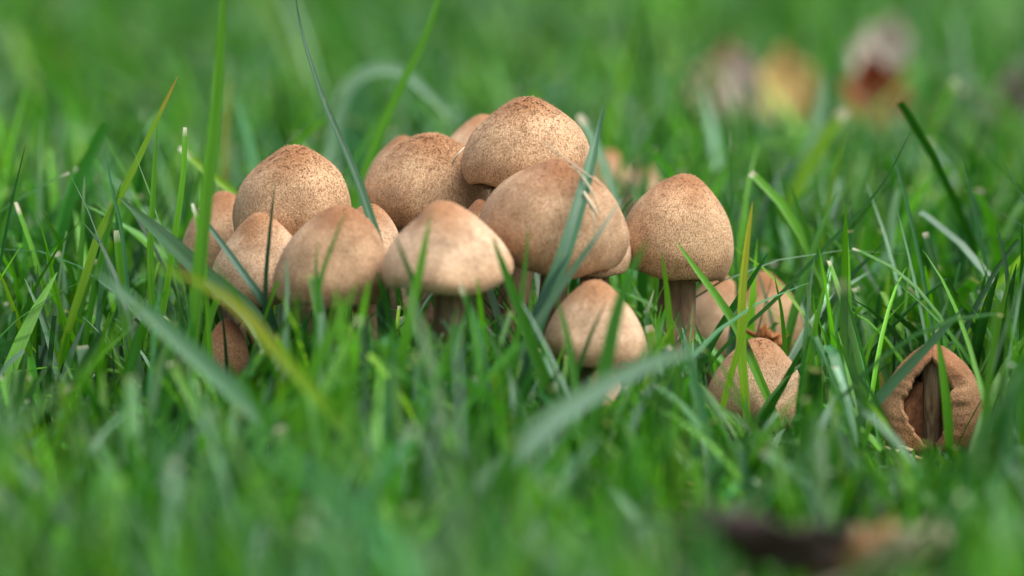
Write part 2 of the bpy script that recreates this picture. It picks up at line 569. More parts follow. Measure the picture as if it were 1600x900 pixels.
CB = lambda x, d: (665 + (x - 665) * .62, -.022 + (d + .022) * .45)    # the clump's stems draw together at the ground
mush = [
    dict(label='big domed tan mushroom with scaly brown crown, left of the tall dark blade', cx=458, top=227, bottom=378, R=92, d=.0, nod=4, roll=-4, p=.75, seed=3, full=1.0, apex=0.12, tufts=2600),
    dict(label='dim brown mushroom half hidden behind the cut grass stalks at the clump edge', cx=356, top=299, bottom=448, R=76, d=.036, mat='brown', nod=2, roll=-3, seed=4, full=0.8, apex=0, tufts=500),
    dict(label='small bright sandy mushroom crossed by a thin dark blade and a slanting blade', cx=404, top=333, bottom=470, R=76, d=-.027, roll=-5, nod=6, mat='pale', p=.8, seed=5, full=0.6, apex=0.16, tufts=1900),
    dict(label='soft brown mushroom leaning left, in front of the lit mushroom under the tall blade', cx=512, top=320, bottom=474, R=89, d=-.056, roll=4, nod=6, mat='brown', p=.4, seed=6, full=0.75, apex=0.18, tufts=700),
    dict(label='bright small mushroom peeping out right beside the lower end of the tall blade', cx=572, top=319, bottom=440, R=62, d=-.018, mat='pale', p=.3, seed=7, full=0.8, apex=0.1, tufts=900),
    dict(label='round tan mushroom with rusty crown, left of the topmost mushroom', cx=664, top=206, bottom=349, R=100, d=.020, roll=3, nod=9, p=.45, seed=8, full=1.0, apex=0.06, tufts=2800),
    dict(label='sliver of a blurred tan mushroom behind the rusty crowned round one', cx=628, top=213, bottom=330, R=62, d=.068, mat='brown', seed=9, tufts=0),
    dict(label='topmost mushroom of the clump, broad and tan with a pointed scaly crown', cx=820, top=153, bottom=297, R=102, d=-.004, roll=-3, nod=2, p=.95, seed=10, full=0.85, apex=0.08, tufts=3000),
    dict(label='pale blurred mushroom peeping out behind the topmost mushroom', cx=752, top=180, bottom=300, R=72, d=.062, mat='pale', seed=11, tufts=0),
    dict(label='large bell shaped mushroom with dry straws stuck to its side, behind the blue green blade', cx=861, top=249, bottom=418, R=111, d=-.041, roll=9, nod=9, mat='brown', p=.45, seed=12, full=1.05, apex=-0.02, tufts=1500),
    dict(label='pale smooth mushroom with a flat rim at the front of the clump', cx=702, top=314, bottom=450, R=106, d=-.074, roll=-2, nod=5, mat='pale', p=.7, seed=13, full=0.2, apex=-0.07, tufts=500),
    dict(label='tall domed mushroom standing apart on a thick brown stem, beside the yellow topped blade', cx=1052, top=271, bottom=434, R=90, d=.012, roll=9, nod=5, mat='tan', p=.65, seed=14, full=0.9, apex=0.0, tufts=1000, stem_r=.0066, base=(1042, .008)),
    dict(label='pale cap edge squeezed between the straw covered cap and the tall domed one', cx=930, top=318, bottom=432, R=58, d=-.002, mat='pale', seed=15, tufts=300),
    dict(label='low mushroom under the straw covered cap, striped by out of focus blades', cx=929, top=437, bottom=568, R=81, d=-.060, roll=3, nod=5, mat='pale', p=.6, seed=16, full=0.4, apex=-0.05, tufts=700, base=(905, -.05)),
    dict(label='pinkish pale mushroom behind the crossing blades, under the tall domed cap', cx=1122, top=426, bottom=558, R=58, d=.072, mat='pale', seed=17, full=0.8, apex=0.0, tufts=0, base=(1118, .07)),
    dict(label='blurred orange tan mushroom behind the yellow blade, beside the pinkish one', cx=1192, top=425, bottom=560, R=66, d=.078, mat='tan', seed=18, full=0.7, apex=0, tufts=0, base=(1190, .078)),
    dict(label='low conical mushroom behind the tall yellow tipped blade, standing alone in the grass', cx=1178, top=529, bottom=665, R=78, d=-.008, nod=3, roll=2, mat='pale', p=.2, seed=29, full=0.75, apex=0.06, tufts=1800, base=(1178, -.004)),
    dict(label='split mushroom torn open at the front, its dark gills and stem showing', cx=1456, top=537, bottom=706, R=82, d=-.012, nod=4, roll=-1, mat='russet', p=0, seed=20, full=1.0, apex=0, tufts=1300, base=(1452, -.010), split=True, stem_r=.0040, stem_mat='S'),
    dict(label='small dark brown mushroom button low in the grass beneath the wide bent blade', cx=353, top=499, bottom=606, R=40, d=-.030, mat='russet', p=.2, seed=21, tufts=500, base=(356, -.028)),
    dict(label='tiny pointed mushroom button under the low striped mushroom', cx=943, top=567, bottom=648, R=34, d=-.072, mat='pale', p=.9, seed=22, full=0.2, apex=0, tufts=300, base=(944, -.070)),
    dict(label='tiny cap wedged between the topmost, round and straw covered mushrooms', cx=748, top=312, bottom=400, R=38, d=-.022, mat='brown', seed=23, tufts=200),
    dict(label='pale pinkish mushroom blurred in the grass behind the blue green blade', cx=950, top=236, bottom=330, R=42, d=.30, mat='pale', seed=24, tufts=0, base=(948, .30), group='mushrooms behind the clump'),
    dict(label='narrow pinkish mushroom blurred in the grass just behind the tall domed cap', cx=1004, top=250, bottom=345, R=30, d=.27, mat='pale', seed=25, tufts=0, base=(1004, .27), group='mushrooms behind the clump'),
]
for m in mush:
    m = dict(m)
    if m.get('stem_mat') == 'S': m['stem_mat'] = M_STEMF
    if 'base' not in m: m['base'] = CB(m['cx'], m['d'])
    mushroom('mushroom', **m)

# ------------------------------------------------------------------ grass
PAL = {
    'mid': (.046, .195, .012), 'deep': (.015, .105, .006), 'bright': (.092, .300, .008), 'lime': (.175, .360, .008),
    'blue': (.050, .190, .066), 'glauc_sheen': (.190, .340, .215), 'dark': (.010, .060, .014), 'yellow': (.34, .32, .018),  # bluish leaf undersides, with the sheen of the sky mixed into these tints
    'straw': (.50, .40, .22), 'pale': (.24, .34, .20),
}


def blade_mesh(P, W, wdirs, fold, cols, seed):
    """P (n,3) centre line, W half widths, wdirs (n,3) unit width directions"""
    n = len(P)
    T = np.gradient(P, axis=0)
    T /= np.linalg.norm(T, axis=1, keepdims=True)
    wd = wdirs - T * (wdirs * T).sum(1, keepdims=True)
    wd /= np.linalg.norm(wd, axis=1, keepdims=True)
    nn = np.cross(T, wd)
    V, U = [], []
    for u in (-1, -.5, 0, .5, 1):
        V.append(P + wd * (u * W)[:, None] + nn * (abs(u) * fold * W)[:, None])
    V = np.stack(V, 1).reshape(-1, 3)
    arc = np.r_[0, np.cumsum(np.linalg.norm(np.diff(P, axis=0), axis=1))]
    BL = np.stack([np.tile([-1, -.5, 0, .5, 1], n) * 1.0, np.repeat(arc, 5), np.full(5 * n, seed * 3.7)], -1)
    C = np.repeat(cols, 5, axis=0)
    F = np.array([(i * 5 + j, i * 5 + j + 1, i * 5 + 5 + j + 1, i * 5 + 5 + j) for i in range(n - 1) for j in range(4)])
    return V, F, C, BL


BLN = [0]
TRACED = []


def blade(pts, d, w, c, label, tip='taper', group=None, facing=.35, fold=.28, tipc=None, spot=None):
    """a single tall blade: photo points from tip downwards at distances S+d (number or one per point), width in photo pixels"""
    BLN[0] += 1
    r = np.random.default_rng(500 + BLN[0])
    n = len(pts)
    ds = [d] * n if not isinstance(d, (list, tuple)) else list(d)
    P = [unproj(x, y, S + q) for (x, y), q in zip(pts, ds)]
    a, b = P[-1], P[-2]
    dv = (a - b) / np.linalg.norm(a - b)
    g = gz(a[0], a[1])
    hgt = a[2] - g
    if hgt > .001:
        k_ = hgt / max(-dv[2], .45)
        if hgt > .02:
            m1 = a + dv * k_ * .45; m1[2] = g + hgt * .5
            P.append(m1)
            e = a + dv * k_ * .70
        else:
            e = a + dv * k_ * .8
        e = e.copy(); e[2] = gz(e[0], e[1]) - .003
        P.append(e)
    P = np.array(P)[::-1]
    L = catmull(P, 34)
    t = np.linspace(0, 1, len(L))
    ws = PX * (S + np.mean(ds)) / S * w * .5
    if tip == 'cut':
        W = ws * np.minimum(1, .60 + .9 * t) * (1 - .25 * t ** 3)
        W[-1] *= .75
    elif tip == 'long':
        W = ws * np.minimum(1, .5 + 1.2 * t) * np.clip(1 - t ** 1.6, .02, 1) ** .8
    else:
        W = ws * np.minimum(1, .60 + .9 * t) * np.clip(1 - t ** 5, .02, 1) ** .8
    W /= max(.5, math.cos(facing))
    T = np.gradient(L, axis=0); T /= np.linalg.norm(T, axis=1, keepdims=True)
    view = (L - CAMP); view /= np.linalg.norm(view, axis=1, keepdims=True)
    side = np.cross(T, view); side /= np.maximum(np.linalg.norm(side, axis=1, keepdims=True), 1e-6)
    for i in range(1, len(side)):
        if side[i] @ side[i - 1] < 0: side[i] = -side[i]
    ang = facing * r.choice([-1, 1]) + r.uniform(-.5, .5) * t
    wd = side * np.cos(ang)[:, None] + np.cross(T, side) * np.sin(ang)[:, None]
    c = np.array(PAL[c] if isinstance(c, str) else c)
    cols = np.tile(np.r_[c, 1.0], (len(L), 1))
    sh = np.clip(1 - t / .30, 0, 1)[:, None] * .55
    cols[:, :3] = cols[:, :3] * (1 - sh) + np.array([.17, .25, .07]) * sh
    if tipc is not None:
        f = np.clip((t - tipc[1]) / max(1 - tipc[1], .001), 0, 1)[:, None] ** .8
        cols[:, :3] = cols[:, :3] * (1 - f) + np.array(tipc[0]) * f
    elif tip == 'cut':
        cols[-2:, :3] = (.62, .55, .42)
    if spot is not None:
        f = np.exp(-((t - spot[1]) / spot[2]) ** 2)[:, None] * .9
        cols[:, :3] = cols[:, :3] * (1 - f) + np.array(spot[0]) * f
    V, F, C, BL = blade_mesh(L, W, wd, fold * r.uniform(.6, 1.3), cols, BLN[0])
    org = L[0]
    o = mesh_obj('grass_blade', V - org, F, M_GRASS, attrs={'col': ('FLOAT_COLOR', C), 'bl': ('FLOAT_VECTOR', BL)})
    o.location = org
    tag(o, label, 'grass blade', group or 'tall grass blades around the mushrooms')
    TRACED.append(L)
    return o


OR = (.55, .22, .04)
WT = (.72, .68, .60)
blade([(458, -30), (468, 35), (484, 95), (510, 170), (545, 250), (572, 325), (592, 400), (594, 480)], [-.03, -.03, -.035, -.04, -.045, -.05, -.055, -.055], 21, (.025, .105, .040), 'tall dark blue green blade arching over the clump between two upper mushrooms', tip='long', facing=.5, fold=.5)
blade([(352, -60), (346, 60), (338, 180), (325, 300), (312, 430)], -.095, 22, 'bright', 'broad bright green upright blade crossing in front of the dim brown mushroom')
blade([(278, 119), (242, 195), (197, 290), (157, 365), (135, 430)], .004, 14, 'lime', 'slanting yellow green blade with an orange tip and rusty spots', tip='taper', tipc=(OR, .88))
blade([(246, 190), (240, 290), (235, 390), (238, 480)], -.01, 11, 'bright', 'upright green blade whose tip touches the orange tipped slanting blade', facing=.2)
blade([(289, 199), (285, 280), (268, 400), (255, 480)], -.02, 11, 'bright', 'upright ribbed green stalk with a small white cut top', tip='cut', tipc=(WT, .97), facing=.2)
blade([(281, 230), (325, 270), (372, 308), (415, 360)], .075, 13, 'lime', 'leaning cut green stalk with a white end, running behind the big domed mushroom', tip='cut', tipc=(WT, .96))
blade([(186, 308), (225, 342), (268, 380), (328, 436), (390, 490), (430, 560)], [-.03, -.035, -.05, -.06, -.065, -.07], 30, (.085, .200, .085), 'wide blue green blade slanting down in front of the dim brown mushroom', facing=.2)
blade([(300, 318), (340, 372), (380, 428), (412, 474), (430, 520)], [-.05, -.055, -.06, -.06, -.055], 12, (.04, .12, .07), 'narrow dark blade slanting across the small bright sandy mushroom', facing=.6)
blade([(300, 318), (308, 350), (318, 400), (322, 460)], -.06, 9, 'bright', 'short cut green stalk beside the small bright sandy mushroom', tip='cut', tipc=(WT, .95))
blade([(430, 283), (423, 350), (416, 430), (414, 500)], -.062, 8, 'dark', 'thin dark upright blade in front of the small bright sandy mushroom')
blade([(132, 274), (129, 350), (124, 440), (122, 520)], .02, 10, 'mid', 'upright green blade with a pale tip, left of the orange tipped blade', tipc=(PAL['pale'], .85))
blade([(163, 232), (176, 300), (190, 360), (198, 440)], .0, 7, 'blue', 'thin grey green blade crossing behind the foot of the orange tipped blade')
blade([(45, 240), (28, 300), (4, 360), (-20, 440)], .04, 11, 'mid', 'green blade leaning towards the clump, its foot hidden, crossing a bent cut blade')
blade([(24, 316), (50, 390), (72, 470), (85, 540)], .02, 10, 'bright', 'bent green blade meeting the leaning one at its tip', tip='cut')
blade([(-10, 405), (12, 455), (35, 520), (48, 570)], -.01, 10, 'lime', 'short yellow green blade slanting down beneath the bent cut blade')
blade([(447, 402), (449, 450), (447, 510), (446, 570)], -.095, 11, 'glauc_sheen', 'pale blue upright blade in front of the soft brown mushroom', facing=.1)
blade([(230, 415), (300, 435), (370, 478), (430, 545)], -.22, 20, 'lime', 'blurred yellow blade arching through the foreground left of the clump', facing=.1, spot=(PAL['yellow'], .75, .15))
blade([(150, 425), (230, 490), (320, 570), (420, 660)], -.20, 34, (.10, .24, .12), 'broad blurred blue green blade slanting through the foreground', facing=.1)
blade([(944, 162), (930, 225), (908, 310), (880, 400), (852, 470), (830, 540)], [-.045, -.05, -.07, -.082, -.085, -.085], 23, (.060, .170, .085), 'stout blue green blade standing across the straw covered mushroom', facing=.35, fold=.45, tip='taper')
blade([(972, 308), (935, 366), (880, 445), (825, 530), (785, 620)], -.098, 13, (.10, .20, .12), 'narrow grey green blade crossing the stout blue green blade', tipc=(WT, .82), facing=.4)
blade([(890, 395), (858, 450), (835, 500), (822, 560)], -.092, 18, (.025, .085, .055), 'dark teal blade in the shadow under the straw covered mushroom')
blade([(768, 366), (790, 425), (818, 500), (850, 590)], -.115, 19, 'mid', 'green blade slanting across the right rim of the pale smooth mushroom')
blade([(826, 348), (822, 400), (815, 470)], -.105, 8, 'mid', 'thin short blade in front of the straw covered mushroom')
blade([(672, 338), (660, 405), (642, 490), (625, 570), (610, 640)], -.13, 19, 'bright', 'bright green blade crossing a shorter one before the pale smooth mushroom')
blade([(614, 362), (632, 405), (648, 450), (655, 520)], -.12, 12, 'deep', 'dark short blade crossing the bright one before the pale smooth mushroom')
blade([(496, 378), (494, 430), (500, 490)], -.10, 9, 'mid', 'small upright blade in front of the soft brown mushroom')
blade([(545, 322), (520, 380), (500, 440), (495, 500)], -.11, 9, 'mid', 'faint slanting blade in front of the soft brown mushroom')
blade([(705, -60), (668, 50), (630, 130), (596, 205), (570, 275)], .12, 17, 'bright', 'tall bright green blade leaning right behind the round tan mushroom')
blade([(715, 195), (672, 150), (628, 112), (585, 108), (545, 135), (525, 200), (520, 300)], [.27, .27, .28, .28, .28, .28, .28], 24, 'glauc_sheen', 'arched pale blue blade blurred behind the round tan mushroom', facing=.1)
blade([(565, 90), (556, 170), (548, 260), (545, 330)], .45, 55, 'blue', 'broad blurred blue green blade behind the arched pale one', facing=.1)
blade([(904, 180), (922, 210), (945, 260), (965, 330)], .16, 17, 'glauc_sheen', 'pale blue blade behind the top of the stout blue green blade', tip='cut', facing=.1)
blade([(1040, 160), (1015, 215), (1008, 290), (1008, 360)], .22, 14, 'mid', 'green blade blurred right behind the narrow pinkish mushroom')
blade([(1057, 378), (1085, 418), (1120, 465), (1150, 512), (1185, 590)], -.03, 15, 'bright', 'green blade with a dark blotch slanting in front of the tall domed mushroom', spot=((.03, .02, .01), .50, .03))
blade([(1176, 315), (1168, 370), (1160, 450), (1158, 540), (1164, 620)], -.035, 16, 'lime', 'upright blade with a yellow top in front of the low conical mushroom', tipc=(PAL['yellow'], .45), facing=.25)
blade([(1424, 204), (1378, 290), (1310, 365), (1215, 465), (1130, 545), (1085, 610)], .0, 7, 'deep', 'long thin blade slanting behind the yellow topped blade towards the clump', facing=.5)
blade([(1253, 488), (1285, 548), (1320, 610), (1350, 670)], -.03, 13, 'glauc_sheen', 'pale blue blade slanting down right of the low conical mushroom', facing=.2)
blade([(1506, 480), (1462, 528), (1420, 572), (1385, 610)], -.065, 17, (.05, .14, .06), 'dark green blade slanting across the top of the split mushroom', facing=.3)
blade([(1464, 520), (1472, 575), (1480, 640), (1484, 700)], -.062, 15, 'bright', 'upright light green blade before the opening of the split mushroom', facing=.2)
blade([(1236, 288), (1252, 340), (1272, 395), (1280, 460)], .05, 11, 'mid', 'green blade leaning left behind the long thin slanting blade')
blade([(1141, 204), (1142, 270), (1146, 340)], .06, 6, 'blue', 'very thin upright blade behind the tall domed mushroom', tipc=(WT, .93))
blade([(1321, 172), (1292, 212), (1266, 255), (1240, 310)], .26, 24, 'lime', 'short wide cut stalk with a pale end in front of the yellow leaf', tip='cut', facing=.1)
blade([(1288, 112), (1280, 180), (1264, 250), (1245, 330)], .33, 30, 'glauc_sheen', 'wide pale blue blade blurred in front of the yellow leaf', facing=.1)
blade([(1556, 350), (1572, 420), (1576, 500), (1570, 600)], .0, 10, 'dark', 'dark upright blade beyond the split mushroom')
blade([(1572, 460), (1590, 505), (1612, 560)], -.01, 9, 'mid', 'green blade leaning left just behind the dark upright one')
blade([(1022, 452), (1012, 490), (1008, 540)], -.045, 8, 'blue', 'small curved blade with a pale tip at the foot of the thick brown stem', tipc=(WT, .85))
blade([(1014, 508), (1022, 550), (1026, 600)], -.055, 19, 'lime', 'short lime green cut stub beside the low striped mushroom', tip='cut', facing=.1)
blade([(1100, 545), (1030, 562), (950, 600), (870, 650), (800, 715)], -.25, 38, (.26, .41, .31), 'broad pale blue blade blurred across the foreground under the clump', facing=.1)
blade([(930, 566), (985, 568), (1040, 584), (1085, 612)], -.075, 10, 'glauc_sheen', 'thin pale arched blade under the low striped mushroom', tip='long', facing=.3)
blade([(800, 548), (772, 592), (745, 635), (722, 690)], -.12, 27, 'lime', 'wide lime green blade leaning right before the dark stems', facing=.1)
blade([(1256, 538), (1228, 590), (1200, 640), (1180, 690)], -.04, 15, 'deep', 'dark green blade slanting across the low conical mushroom')
blade([(1012, 375), (985, 430), (965, 490), (950, 560)], -.16, 26, 'mid', 'blurred green blade in front of the gap left of the thick brown stem', facing=.2)
blade([(1034, 395), (1042, 450), (1048, 520), (1050, 590)], -.05, 13, 'bright', 'bright upright blade before the thick brown stem')
blade([(1200, 395), (1165, 450), (1120, 520), (1090, 580)], -.02, 14, 'deep', 'dark blade crossing behind the dark blotched one')
blade([(1185, 455), (1170, 490), (1158, 530)], -.05, 10, 'lime', 'short lime blade leaning beside the yellow topped blade')
blade([(1210, 430), (1222, 490), (1228, 560)], -.012, 9, 'mid', 'slim upright blade left of the dark blade on the low conical mushroom')
blade([(948, 470), (925, 520), (905, 575)], -.10, 9, 'deep', 'thin dark blade slanting across the low striped mushroom')
blade([(870, 465), (885, 520), (895, 580)], -.13, 14, 'mid', 'blurred blade standing before the low striped mushroom')
blade([(735, 455), (728, 520), (722, 590)], -.13, 12, 'deep', 'dark upright blade before the shaded stems')
blade([(720, 445), (738, 500), (745, 570)], -.115, 11, 'mid', 'upright blade with a cut pale top under the pale smooth mushroom', tip='cut')
blade([(560, 440), (530, 500), (500, 560), (470, 640)], -.17, 22, 'bright', 'bright blurred blade leaning right under the soft brown mushroom', facing=.1)
blade([(525, 450), (538, 530), (545, 620)], -.18, 26, 'bright', 'upright bright blurred blade under the soft brown mushroom', facing=.1)
blade([(345, 470), (352, 530), (356, 590)], -.045, 7, 'dark', 'thin dark blade in front of the small dark button')
blade([(345, 452), (328, 500), (318, 560)], -.05, 12, 'bright', 'cut green stub beside the small dark button', tip='cut')
blade([(182, 360), (188, 420), (196, 500)], -.02, 13, 'bright', 'short green stub with a white cut end left of the wide blue green blade', tip='cut', tipc=(WT, .95))
blade([(1415, 420), (1470, 455), (1520, 490), (1570, 520)], .16, 16, 'glauc_sheen', 'pale blue blade lying across behind the split mushroom', facing=.1)
blade([(360, 120), (352, 190), (350, 270)], .28, 15, (.26, .26, .06), 'yellowish blurred stalk behind the broad bright green blade', facing=.1)

# ---- the lawn -------------------------------------------------------------
def lawn(n, ymin, ymax, seg, seed, hmean, wmean, dead=.010, margin=.22, xr=None):
    r = np.random.default_rng(seed)
    u = r.random(n * 3)
    y = ymin + (ymax - ymin) * u
    hw = .135 * y + margin
    keep = r.random(n * 3) < hw / (.135 * ymax + margin)
    y = y[keep]
    hw = hw[keep]
    x = r.uniform(-1, 1, len(y)) * hw
    if xr: x = xr[0] + (xr[1] - xr[0]) * r.random(len(y))
    x, y = x[:n], y[:n]
    n = len(x)
    # blades grow in little tufts
    x += .006 * np.sin(y * 410 + x * 130); y += .006 * np.sin(x * 390 - y * 120)
    patch = .5 + .5 * np.sin(x * 14 + 2 * np.sin(y * 6)) * np.cos(y * 9 + x * 5)
    h = hmean * (.62 + .5 * r.gamma(3.0, .30, n)) * (.85 + .3 * patch)
    tall = r.random(n) < .035
    h = np.where(tall, h * r.uniform(1.25, 1.7, n), h)
    short = r.random(n) < .25
    h = np.where(short, h * .5, h)
    side = np.clip((-.075 - x) / .03, 0, 1) * np.exp(-((y - 1.55) / .16) ** 2) * .28 + np.clip((x - .09) / .03, 0, 1) * np.exp(-((y - 1.55) / .2) ** 2) * .18
    h = np.minimum(h * (1 + side * r.random(n) * 1.4) * np.where(y < 1.33, .86, 1), .115)
    # kept lower where they would stand before the clump
    g = gz(x, y)
    th = r.uniform(0, 2 * np.pi, n)
    lean = np.abs(r.normal(0, .42, n)) + .08
    dx, dy = np.cos(th), np.sin(th)
    # blades in front of the caps and leaves are shortened to keep these in view
    tipx, tipy, tz = proj(np.stack([x + dx * lean * h, y + dy * lean * h, g + h * .93], -1))
    front = (tz < S + .035) & (tipx > 255) & (tipx < 1270)
    lim = np.interp(tipx, [255, 300, 315, 385, 400, 830, 850, 915, 930, 970, 985, 1000, 1015, 1085, 1105, 1250, 1270],
                    [330, 470, 585, 585, 470, 470, 565, 575, 640, 640, 575, 560, 500, 500, 690, 690, 420]) + r.normal(0, 34, n) - 60 * (r.random(n) < .12)
    lim = np.where((tz < S - .02) & (tipx < 240), 600 + 60 * r.normal(0, 1, n), lim)
    front |= (tz < S - .02) & (tipx < 240)
    f2 = (tipx > 1325) & (tipx < 1560) & (tz < S)
    lim = np.where(f2, 705 + r.normal(0, 18, n), lim)
    f3 = (tz > S + .06) & (tz < 2.24) & (tipx > 1080)
    l3 = np.interp(tipx, [1080, 1100, 1270, 1290, 1315, 1330, 1430, 1450, 1530, 1550, 1620, 1640], [60, 165, 165, 60, 60, 190, 190, 60, 60, 190, 190, 60])
    lim = np.where(f3, l3 - 12 + r.normal(0, 32, n), lim)
    f4 = (tz < 1.22) & (tipx > 1130) & (tipx < 1490)
    lim = np.where(f4, 893 + r.normal(0, 14, n), lim)
    front |= f2 | f3 | f4
    over = np.clip(lim - tipy, 0, None) * np.where(front, 1, 0)
    h = np.maximum(h - over * PX * tz / S, .010)
    nearcap = np.zeros(n, bool)
    for bx, by in STEMS:
        nearcap |= (x - bx) ** 2 + (y - by) ** 2 < .0075 ** 2
    x, y, h, g, th, lean, dx, dy = (q[~nearcap] for q in (x, y, h, g, th, lean, dx, dy))
    n = len(x)
    w = wmean * np.clip(np.exp(r.normal(0, .34, n)), .4, 1.7) * .5
    a = r.uniform(.15, .8, n)
    droop = np.abs(r.normal(0, .16, n)) + np.where(lean > .8, .2, 0)
    t = np.r_[np.linspace(0, .965, seg), 1.0]
    hor = (lean * h)[:, None] * (a[:, None] * t + (1 - a[:, None]) * t ** 2)
    P = np.stack([x[:, None] + dx[:, None] * hor, y[:, None] + dy[:, None] * hor,
                  (g - .003)[:, None] + h[:, None] * (t - droop[:, None] * t ** 3)], -1)
    # throw out blades that would run through a cap
    bad = np.zeros(n, bool)
    for c, R, hh in SOLIDS:
        e = ((P[..., 0] - c[0]) / (R + .002)) ** 2 + ((P[..., 1] - c[1]) / (R + .002)) ** 2 + ((P[..., 2] - c[2]) / (hh + .002)) ** 2
        bad |= (e < 1).any(1)
    # the low caps were pushed up through gaps in the turf: few blades stand right before them
    sx, sy, sz = proj(P)
    for x0, x1, y0, y1, dd in ((1108, 1248, 535, 635, -.01), (1385, 1530, 545, 690, -.012), (860, 1000, 445, 555, -.06),
                               (930, 968, 574, 632, -.072), (322, 385, 506, 580, -.03)):
        hit = ((sx > x0) & (sx < x1) & (sy > y0) & (sy < y1) & (sz < S + dd)).any(1)
        bad |= hit & (r.random(n) < .88)
    idx = np.where(~bad)[0]
    P, h, w, th = P[idx], h[idx], w[idx], th[idx]
    n = len(P)
    psi = th + np.pi / 2 + r.normal(0, .5, n)
    tw = r.normal(0, .9, n)
    an = psi[:, None] + tw[:, None] * t
    wd = np.stack([np.cos(an), np.sin(an), 0 * an], -1)
    T = np.gradient(P, axis=1)
    T /= np.linalg.norm(T, axis=-1, keepdims=True)
    wd = wd - T * (wd * T).sum(-1, keepdims=True)
    wd /= np.maximum(np.linalg.norm(wd, axis=-1, keepdims=True), 1e-6)
    nn = np.cross(T, wd)
    cut = r.random(n) < .22
    pw = r.uniform(1.6, 5, n)
    taper = np.where(cut[:, None], 1 - .25 * t ** 3, np.clip(1 - t ** pw[:, None], .03, 1) ** .8)
    W = w[:, None] * np.minimum(1, .55 + 1.0 * t) * taper
    fold = r.uniform(.1, .6, n)[:, None]
    V = np.stack([P - wd * W[..., None] + nn * (fold * W)[..., None], P, P + wd * W[..., None] + nn * (fold * W)[..., None]], 2)
    names = ['mid', 'deep', 'bright', 'lime', 'blue', 'glauc_sheen', 'dark', 'yellow', 'straw']
    pr = np.array([.26, .20, .21, .05, .13, .13, .08, .004, dead]); pr /= pr.sum()
    pal = np.array([PAL[q] for q in names])
    ci = r.choice(len(names), n, p=pr)
    ci = np.where((ci >= 7) & ((h > .045) | (P[:, 0, 1] < 1.40)), 0, ci)
    base = pal[ci] * np.exp(r.normal(0, .24, n))[:, None]
    X0, Y0 = P[:, 0, 0], P[:, 0, 1]
    pt = np.sin(X0 * 47 + 3 * np.sin(Y0 * 19)) * np.cos(Y0 * 23 + 2 * np.sin(X0 * 31)) + .6 * np.sin(X0 * 103 + Y0 * 61)
    base = base * (1 + .26 * pt)[:, None]
    c = np.ones((n, seg + 1, 3, 4))
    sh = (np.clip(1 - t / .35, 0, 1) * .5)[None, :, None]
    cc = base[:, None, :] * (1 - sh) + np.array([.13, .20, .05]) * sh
    tipm = (np.where(t > .98, 1, 0)[None, :] * (cut & (r.random(n) < .5))[:, None])[..., None]
    cc = cc * (1 - tipm) + np.array([.58, .52, .40]) * tipm
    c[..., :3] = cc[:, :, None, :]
    BL = np.zeros((n, seg + 1, 3, 3))
    BL[..., 0] = [-1, 0, 1]
    BL[..., 1] = (h[:, None] * t)[:, :, None]
    BL[..., 2] = (np.arange(n) * 1.37 % 500)[:, None, None]
    k1 = 3 * (seg + 1)
    q = np.array([(i * 3 + j, i * 3 + j + 1, i * 3 + 4 + j, i * 3 + 3 + j) for i in range(seg) for j in (0, 1)])
    F = (np.arange(n)[:, None, None] * k1 + q[None]).reshape(-1, 4)
    return V.reshape(-1, 3), F, c.reshape(-1, 4), BL.reshape(-1, 3)


parts = [lawn(30000, .72, 2.25, 7, 21, .056, .0031), lawn(30000, 2.2, 5.2, 5, 22, .062, .0040),
         lawn(1300, 1.36, 1.50, 8, 23, .060, .0020, xr=(-.13, .19))]
Vs, Fs, Cs, Bs, o_ = [], [], [], [], 0
for v, f, c, b in parts:
    Vs.append(v); Fs.append(f + o_); Cs.append(c); Bs.append(b); o_ += len(v)
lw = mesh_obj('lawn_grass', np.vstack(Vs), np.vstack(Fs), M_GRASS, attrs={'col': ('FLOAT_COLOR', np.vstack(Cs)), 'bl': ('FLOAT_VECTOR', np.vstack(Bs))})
tag(lw, 'dense green lawn grass growing all round the mushrooms', 'grass', kind='stuff')


def litter(n, seed):
    """dry clippings lying low between the blades"""
    r = np.random.default_rng(seed)
    y = r.uniform(.8, 3.2, n); x = r.uniform(-1, 1, n) * (.135 * y + .2)
    ok = np.ones(n, bool)
    for bx, by in STEMS:
        ok &= (x - bx) ** 2 + (y - by) ** 2 > .012 ** 2
    x, y = x[ok], y[ok]; n = len(x)
    L = r.uniform(.008, .035, n); th = r.uniform(0, 6.283, n); w = r.uniform(.0004, .0011, n)
    t = np.linspace(-.5, .5, 5)
    bow = r.normal(0, .12, n)
    P = np.stack([x[:, None] + np.cos(th)[:, None] * L[:, None] * t - np.sin(th)[:, None] * (bow * L)[:, None] * (t * t * 4),
                  y[:, None] + np.sin(th)[:, None] * L[:, None] * t + np.cos(th)[:, None] * (bow * L)[:, None] * (t * t * 4),
                  gz(x, y)[:, None] + .001 + r.uniform(0, .006, n)[:, None] + (r.normal(0, .22, n) * L)[:, None] * t], -1)
    wd = np.stack([-np.sin(th), np.cos(th), r.normal(0, .4, n)], -1)[:, None, :] * w[:, None, None] * np.ones((1, 5, 1))
    up = np.array([0, 0, 1.0]) * (w * .5)[:, None, None]
    V = np.stack([P - wd, P + up, P + wd], 2).reshape(-1, 3)
    c = np.ones((n, 5, 3, 4)); b = np.array([.46, .37, .22]) * np.exp(r.normal(0, .3, n))[:, None]
    c[..., :3] = b[:, None, None, :]
    BL = np.zeros((n * 15, 3))
    q = np.array([(i * 3 + j, i * 3 + j + 1, i * 3 + 4 + j, i * 3 + 3 + j) for i in range(4) for j in (0, 1)])
    F = (np.arange(n)[:, None, None] * 15 + q[None]).reshape(-1, 4)
    return V, F, c.reshape(-1, 4), BL


